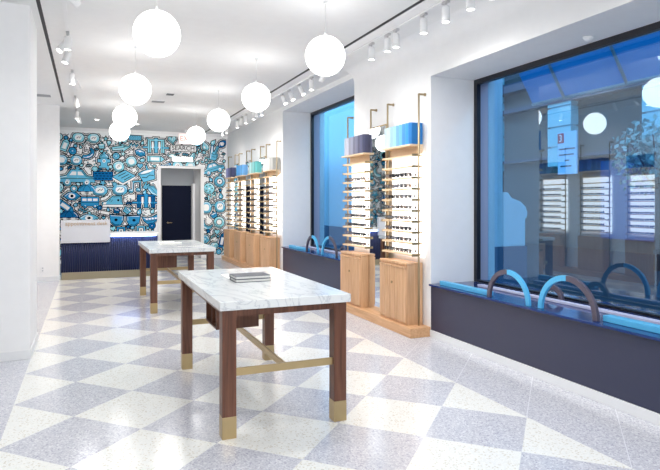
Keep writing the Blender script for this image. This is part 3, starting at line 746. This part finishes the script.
def face(poly, yoff, mi):
    q = []
    for p in poly:
        x_ = min(max(p[0], X0), X1); z_ = min(max(p[1], Z0-.04), 3.185)
        if DX0-.09 < x_ < DX1+.09 and z_ < DZ+.07:
            # push out of the opening
            dl, dr, dt = x_-(DX0-.09), (DX1+.09)-x_, DZ+.07-z_
            mn = min(dl, dr, dt)
            if mn == dl: x_ = DX0-.09
            elif mn == dr: x_ = DX1+.09
            else: z_ = DZ+.07
        q.append((x_, yoff, z_))
    # drop duplicates
    r2 = [q[0]]
    for p in q[1:]:
        if (p[0]-r2[-1][0])**2+(p[2]-r2[-1][2])**2 > 1e-10: r2.append(p)
    if len(r2) > 2 and (r2[0][0]-r2[-1][0])**2+(r2[0][2]-r2[-1][2])**2 < 1e-10: r2.pop()
    if len(r2) < 3: return
    try: m.bm.faces.new([m.bm.verts.new(p) for p in r2]).material_index = mi
    except ValueError: pass
yy = YB-.003
m.bm.faces.new([m.bm.verts.new(p) for p in ((X0, yy, Z0), (DX0-.08, yy, Z0), (DX0-.08, yy, 3.19), (X0, yy, 3.19))]).material_index = 0
m.bm.faces.new([m.bm.verts.new(p) for p in ((DX1+.08, yy, Z0), (X1, yy, Z0), (X1, yy, 3.19), (DX1+.08, yy, 3.19))]).material_index = 0
m.bm.faces.new([m.bm.verts.new(p) for p in ((DX0-.08, yy, DZ+.065), (DX1+.08, yy, DZ+.065), (DX1+.08, yy, 3.19), (DX0-.08, yy, 3.19))]).material_index = 0
for li, lay in enumerate((halo_k, halo_w, outl, fill, det)):
    for k, (poly, mi) in enumerate(lay): face(poly, YB-.006-.003*li-.0004*(k % 5), mi)
me = bpy.data.meshes.new('doodle_mural'); m.bm.to_mesh(me); m.bm.free()
for k in MM: me.materials.append(k)
mural = bpy.data.objects.new('doodle_mural', me); COL.objects.link(mural)
tag(mural, 'blue and white doodle mural of cars, glasses and bridges covering the back wall', 'mural')
pl = MB()
pl.box(tx-.36, tx+.32, YB-.024, YB-.0225, tz-.10, tz+.07, 1); pl.box(tx-.345, tx+.305, YB-.0255, YB-.024, tz-.088, tz+.058, 0)
pl.build('word_plate', [MM[0], MM[1]], mural)
text_mesh('lettering', 'SEARCH', .16, MM[1], mural, (tx-.02, YB-.027, tz-.015), ext=.001)

# fixtures near the door
sx, sz = px(182, 159.5)
lb = thing('emergency_light', 'white glowing light bar mounted just above the passage door', 'light', (sx, YB-.03, sz))
MB().box(-.26, .26, -.06, .009, -.06, .06).build('housing', WHITE, lb, bevel=.006)
MB().box(-.25, .25, -.066, -.061, -.052, .052).build('diffuser', LIGHTBAR, lb)
ex, ez = 2.26, 3.07
xs = thing('exit_sign', 'pale pink exit sign hanging from the ceiling before the mural', 'sign', (ex, 14.6, ez))
MB().box(-.17, .22, -.02, .02, -.13, .13).build('sign_panel', emis('pink_glow', srgb(250, 205, 200), .5), xs, bevel=.004)
MB().box(-.01, .01, -.008, .008, .13, H-ez).build('hanger', WHITE, xs)
text_mesh('lettering', 'EXIT', .17, plain('exit_red', srgb(244, 150, 138), .5), xs, (.025, -.022, 0), ext=.001)

# ------------------------------------------------------------------ pendants
GD = .182
CORD = plain('cord_grey', srgb(206, 206, 206), .5)
def make_pendant():
    r = thing('globe_pendant', 'x', 'light')
    MB().sphere((0, 0, 0), GD, 40, 24).build('globe', GLOBE, r)
    MB().tube((0, 0, GD-.004), (0, 0, GD+.03), .010, 12).build('cap', WHITE, r)
    MB().tube((0, 0, GD+.03), (0, 0, .478), .0028, 6).build('cord', CORD, r)
    MB().tube((0, 0, .478), (0, 0, .499), .02, 16).build('canopy', WHITE, r)
    return r
PP = [(.505, 4.72), (.515, 7.13), (.53, 9.45), (.545, 11.35), (2.0, 4.83), (1.975, 7.07), (1.955, 9.25), (1.98, 11.5)]
P0 = make_pendant()
for i, (x, y) in enumerate(PP):
    o = P0 if i == 0 else copy_tree(P0)
    o.location = (x, y, 2.80)
    row = 'left' if i < 4 else 'right'
    tag(o, '%s globe pendant from the camera in the %s-hand row of glowing white globes' % (ORD[i % 4], row), 'light', 'globe pendants in the %s row' % row)

# ------------------------------------------------------------------ track lights
def make_head():
    r = thing('track_spotlight', 'x', 'light')
    b = MB(); b.box(-.016, .016, -.045, .045, -.022, -.001); b.tube((0, 0, -.022), (0, 0, -.05), .007, 8)
    b.build('bracket', plain('bracket_grey', srgb(190, 190, 192), .4), r)
    h_ = MB(); h_.lathe([(0, -.045), (.030, -.047), (.036, -.055), (.037, -.185), (.033, -.19), (.030, -.180), (0, -.180)], seg=20)
    h_.build('housing', WHITE, r)
    MB().tube((0, 0, -.181), (0, 0, -.189), .031, 20).build('lens', HEADGLOW, r)
    return r
H0 = make_head()
def ry(u, X):
    th = math.atan(242/571); a = (u-330)/571
    return X/(math.sin(th)+a*math.cos(th))*(math.cos(th)-a*math.sin(th))
TX = 2.975
for name, X, y0, y1, lab in (('lighting_track', TX, 2.0, 14.8, 'white ceiling lighting track along the window wall'), ('lighting_track', -.2, 2.5, 13.5, 'white ceiling lighting track along the left side')):
    o = MB().box(-.017, .017, -(y1-y0)/2, (y1-y0)/2, -.022, -.0045).build(name, WHITE, None, (X, (y0+y1)/2, H)); tag(o, lab, 'track')
heads = [(492.4, 0), (470.5, 0), (445.8, 0), (423.6, 0), (396, 0), (387.6, 0), (371.6, 0), (342, .5), (326, .45), (311.5, 0), (298.7, -.5), (289, -.45), (281.7, -.45), (262, 0), (258.5, .2), (253.7, 0), (246, 0), (242, .2), (237.4, 0), (226.6, 0), (222.5, 0)]
hy = [(ry(u, TX), t) for u, t in heads]
first = True
for i, (y, tl) in enumerate(hy):
    o = H0 if first else copy_tree(H0); first = False
    o.location = (TX, y, H-.0225); o.rotation_euler = (0, 0, 0)
    for c in o.children:
        if c.name.startswith(('housing', 'lens')) and tl: c.rotation_euler = (tl*.8, tl*.6, 0)
    nm = ORD[i] if i < len(ORD) else ('nineteenth', 'twentieth', 'twenty-first')[i-18]
    tag(o, '%s white spotlight from the camera on the window-side ceiling track' % nm, 'light', 'spotlights on the window side track')
lh = [(5.33, 1.0), (6.7, .0), (7.0, -.6), (7.4, -.3), (8.6, 0), (9.05, .5), (10.6, .2), (12.1, 0), (12.9, .3)]
for i, (y, tl) in enumerate(lh):
    o = copy_tree(H0); o.location = (-.2, y, H-.0225); o.rotation_euler = (0, 0, 0)
    for c in o.children:
        if c.name.startswith(('housing', 'lens')): c.rotation_euler = (tl*.6, -tl*.9, 0)
    tag(o, '%s white spotlight from the camera on the left ceiling track' % ORD[i], 'light', 'spotlights on the left track')

# ceiling fittings
def vent(x, y, label, w_=.09, l_=.3, dark=False):
    r = thing('ceiling_vent', label, 'vent', (x, y, H))
    MB().box(-l_/2, l_/2, -w_/2, w_/2, -.006, -.001).build('frame', WHITE, r)
    MB().box(-l_/2+.02, l_/2-.02, -w_/2+.015, w_/2-.015, -.008, -.006).build('grille', plain('vent_grey', srgb(90, 94, 100) if dark else srgb(150, 154, 160), .5), r)
vent(1.17, 10.75, 'slim grey ceiling vent left of the two ceiling fittings', .22, .26)
vent(1.28, 9.95, 'small dark ceiling vent right of the slim grey vent', .2, .16, True)
vent(-.72, 10.9, 'pale grey ceiling vent beside the left wall', .25, .3)
def downlight(x, y, label):
    r = thing('recessed_downlight', label, 'light', (x, y, H), 'recessed downlights near the mural')
    MB().lathe([(.045, -.001), (.07, -.001), (.07, -.006), (.045, -.006), (.045, -.001)], seg=20).build('ring', WHITE, r)
    MB().tube((0, 0, -.001), (0, 0, -.004), .045, 18).build('lens', HEADGLOW, r)
downlight(.92, 13.2, 'nearer recessed ceiling downlight above the desk'); downlight(1.05, 14.0, 'farther recessed ceiling downlight above the desk'); downlight(.18, 13.6, 'recessed ceiling downlight left of the other two')
# outlets
def outlet(x, y, z, label):
    r = thing('wall_outlet', label, 'outlet', (x, y, z))
    MB().box(-.035, .035, -.006, -.0005, -.057, .057).build('plate', WHITE, r, bevel=.002)
    s = MB(); s.box(-.012, .012, -.0075, -.006, .012, .036); s.box(-.012, .012, -.0075, -.006, -.036, -.012); s.build('socket', plain('socket_grey', srgb(190, 194, 200), .5), r)
outlet(-.76, 6.0, .33, 'white outlet plate low on the left pier at the frame edge')
outlet(-.78, 11.9, .22, 'white outlet plate low on the far left wing wall')
# smoke sensor in the near recess soffit
r = thing('soffit_sensor', 'small white sensor under the soffit above the near window', 'sensor', (3.85, 3.55, 2.84))
MB().lathe([(0, -.035), (.02, -.034), (.04, -.018), (.045, 0), (0, 0)], seg=18).build('dome', WHITE, r)

# ------------------------------------------------------------------ outside
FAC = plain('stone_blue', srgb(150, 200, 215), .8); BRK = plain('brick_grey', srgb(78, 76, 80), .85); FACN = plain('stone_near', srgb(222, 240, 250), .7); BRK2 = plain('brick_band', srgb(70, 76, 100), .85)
MIDB = plain('granite_blue', srgb(84, 110, 140), .7); PAVE = plain('pavement', srgb(36, 46, 60), .8)
MB().box(4.6, 40, -25, 60, -.25, -.12).build('pavement', PAVE, kind='structure')
# awning
r = thing('shop_awning', 'blue fabric awning with pale metal ribs outside the near window', 'awning', (4.62, 2.2, 0))
AW = emis('awning_blue_glow', srgb(8, 122, 196), .42); AW.node_tree.nodes['Principled BSDF'].inputs['Base Color'].default_value = srgb(8, 100, 160)  # emission stands in for daylight coming through the fabric
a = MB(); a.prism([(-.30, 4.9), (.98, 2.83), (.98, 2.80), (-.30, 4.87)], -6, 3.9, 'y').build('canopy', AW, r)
a = MB()
for k in range(10):
    y = 3.33-.92*k; a.tube((-.32, y, 4.82), (.965, y, 2.79), .018, 8)
a.tube((.97, -6, 2.80), (.97, 3.9, 2.80), .022, 8); a.tube((.33, -6, 3.82), (.33, 3.9, 3.82), .018, 8)
a.build('rib_frame', plain('rib_metal', srgb(150, 165, 175), .5), r)
# own pilaster just outside
r = thing('stone_pilaster', 'pale blue stone pilaster with moulded base outside the near window', 'pilaster', (5.0, 6.1, 0))
MB().prism([(-.45, 1.6), (.08, 1.6), (.08, 3.6), (-.45, 3.6)], 0, .4, 'y').build('shaft', FACN, r)
prof = [(-.45, .88), (.42, .88), (.42, 1.24), (.45, 1.26), (.46, 1.33), (.43, 1.41), (.34, 1.48), (.2, 1.52), (.13, 1.6), (-.45, 1.6)]
MB().prism(prof, -.05, .45, 'y').build('base_moulding', FACN, r, bevel=.01)
MB().box(-.45, .44, -.06, .46, -.12, .88).build('footing', MIDB, r)
r = thing('stone_pilaster', 'pale blue stone wall pier outside the far window', 'pilaster', (5.5, 13.0, 0))
MB().box(0, .4, -2.2, 2.4, .9, 5).build('shaft', FACN, r)
MB().box(-.04, .4, -2.25, 2.45, -.12, .9).build('footing', MIDB, r)
# street facade
r = thing('street_building', 'blue stone and dark brick building across the street seen through glass', 'building', (16, 9.5, -.12))
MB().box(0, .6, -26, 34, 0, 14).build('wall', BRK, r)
p_ = MB()
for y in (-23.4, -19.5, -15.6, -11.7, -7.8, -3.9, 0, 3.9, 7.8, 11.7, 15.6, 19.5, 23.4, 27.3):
    for k in range(4, 19): p_.box(-.35, 0, y-10+.1-.0, y-10+1.2, .05+k*.72, .05+k*.72+.66)  # shafts start high; bare dark wall below stands in for shade
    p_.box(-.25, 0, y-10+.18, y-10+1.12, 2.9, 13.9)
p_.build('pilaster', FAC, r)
c_ = MB(); c_.box(-.5, 0, -26, 34, 6.0, 6.35); c_.box(-.4, 0, -26, 34, 5.2, 5.35); c_.box(-.3, 0, -26, 34, 3.2, 3.3); c_.build('cornice', BRK2, r)
wn = MB()
for y in (-27.6, -19.8, -12, -4.2, 3.6, 11.4, 19.2):
    wn.box(-.05, 0, y-.9, y+.9, 7.4, 10.2); wn.box(-.05, 0, y-1.1, y+1.1, .4, 3)
wn.build('windows', plain('far_window', srgb(60, 90, 140), .15), r)
bs = thing('hanging_banner', 'pale blue street banner with a red square emblem across the road', 'sign', (15.3, 15.0, 3.22))
MB().box(-.03, .03, -.42, .42, -.75, .72).build('cloth', plain('banner_cloth', srgb(170, 205, 240), .7), bs)
MB().box(-.05, -.031, .14, .41, .34, .68).build('emblem', plain('banner_red', srgb(190, 40, 70), .6), bs)
text_mesh('emblem_letter', '3', .34, MM[7], bs, (-.055, .275, .5), rot=(PI/2, 0, -PI/2), ext=.002)
q = MB()
for k, (a_, b_) in enumerate(((-.36, .36), (-.3, .36), (-.1, .1), (-.2, .3))): q.box(-.04, -.031, a_, b_, .1-.2*k, .15-.2*k)
q.build('printing', BRK2, bs)
# street trees
def tree(x, y, h_, rad, label, n=900, seed=1):
    rr = random.Random(seed)
    r = thing('street_tree', label, 'tree', (x, y, -.12), 'street trees')
    t = MB(); t.tube((0, 0, 0), (0.05, .05, h_*.55), .11, 10, .06)
    for k in range(7):
        a = k*.9; t.tube((0.03, .03, h_*(.4+.03*k)), (rad*.6*math.cos(a), rad*.6*math.sin(a), h_*(.62+.05*k)), .04, 6, .012)
    t.build('trunk', plain('bark', srgb(70, 66, 74), .9), r)
    l = MB()
    for _ in range(n):
        a = rr.uniform(0, 2*PI); b2 = math.acos(rr.uniform(-1, 1)); q_ = rad*rr.uniform(.25, 1)
        c = Vector((q_*math.sin(b2)*math.cos(a), q_*math.sin(b2)*math.sin(a), h_*.68+q_*math.cos(b2)*.9))
        u = Vector((rr.uniform(-1, 1), rr.uniform(-1, 1), rr.uniform(-1, 1))).normalized()*rr.uniform(.05, .11)
        w_ = u.cross(Vector((rr.uniform(-1, 1), rr.uniform(-1, 1), rr.uniform(-1, 1)))).normalized()*.05
        l.bm.faces.new([l.bm.verts.new(c+d_) for d_ in (-u, w_, u, -w_)])
    l.build('leaves', plain('leaf_blue_green', srgb(120, 160, 165), .7), r)
tree(12.3, 9.3, 3.9, 1.1, 'leafy street tree seen through the right side of the near window', seed=3)

# ------------------------------------------------------------------ light
wd = bpy.data.worlds.new('World'); scn.world = wd; wd.use_nodes = True
nt = wd.node_tree; bg = nt.nodes['Background']
bg.inputs[0].default_value = (.47, .75, 1.0, 1); bg.inputs[1].default_value = 1.8
def spot(loc, tgt, e, ang=70, col=(1, .98, .955), blend=.8, rad=.06):
    l = bpy.data.lights.new('unseen_spot', 'SPOT'); l.energy = e; l.spot_size = R_(ang); l.spot_blend = blend; l.color = col; l.shadow_soft_size = rad
    o = bpy.data.objects.new('unseen_spot', l); COL.objects.link(o); o.location = loc
    o.rotation_euler = (Vector(tgt)-Vector(loc)).to_track_quat('-Z', 'Y').to_euler()
for y in (2.6, 4.4, 5.8, 7.4, 9.5, 11, 12.2, 13.4): spot((2.5, y, 3.1), (3.6, y, .9), 26, 120, blend=1)
for y in (3.0, 5.5): spot((TX-.05, y, 3.06), (2.2, y, 0), 50, 110, blend=1)
for y in (7.4, 9.0, 10.6): spot((-.2, y, 3.06), (-1.2, y, .8), 7, 100, blend=1)
for x in (-.2, 1.2, 2.6): spot((x, 12.9, 3.2), (x, 15.2, 1.5), 60, 110, blend=1)
spot((2.2, 15.7, 2.5), (2.2, 15.7, 0), 7, 130, blend=1)  # added fill light for the passage, no fitting there
for x in (0.0, 1.3, 2.5):
    for y in (-2, 1.2, 4.3, 8.3, 10.4): spot((x, y, 3.2), (x, y, 0), 34, 165, blend=.6, rad=.12)  # added wide fill spots without fittings, helping out the globes
for x, e_ in ((-1.6, 150), (.2, 130), (1.8, 110)): spot((x, -2.6, 2.7), (x*.5, 6, 1.2), e_, 100, blend=1, rad=.25)  # added fill from behind the camera for front-facing surfaces
spot((.9, 9.6, 3.1), (.4, 12, .5), 40, 110, blend=1)  # added fill light to brighten the desk front
spot((4.75, 2.6, 3.4), (5.0, 6.1, 1.6), 120, 60, (.8, .92, 1))  # added outdoor spot brightening the near pilaster, no lamp stands there
spot((4.9, 8.6, 3.6), (5.5, 12.4, 1.8), 120, 80, (.8, .92, 1))  # likewise added, brightens the stone pier outside the far window
sl = bpy.data.lights.new('daylight', 'SUN'); sl.energy = 2.0; sl.color = (.6, .85, 1); sl.angle = .3
so = bpy.data.objects.new('daylight', sl); COL.objects.link(so); so.rotation_euler = Vector((.75, .25, -.6)).to_track_quat('-Z', 'Y').to_euler()

# ------------------------------------------------------------------ camera
cam = bpy.data.cameras.new('Camera'); co = bpy.data.objects.new('Camera', cam); COL.objects.link(co)
cam.sensor_fit = 'HORIZONTAL'; cam.sensor_width = 36; cam.lens = 571/660*36
cam.shift_y = -(235-203.5)/660
co.location = (0, 0, 1.45); co.rotation_euler = (PI/2, 0, -math.atan(242/571))
cam.clip_start = .05
scn.camera = co
scn.view_settings.view_transform = 'Standard'
scn.view_settings.look = 'None'
scn.view_settings.exposure = 0.28
scn.cycles.max_bounces = 10; scn.cycles.diffuse_bounces = 5; scn.cycles.glossy_bounces = 5; scn.cycles.transparent_max_bounces = 10
scn.cycles.sample_clamp_indirect = 5
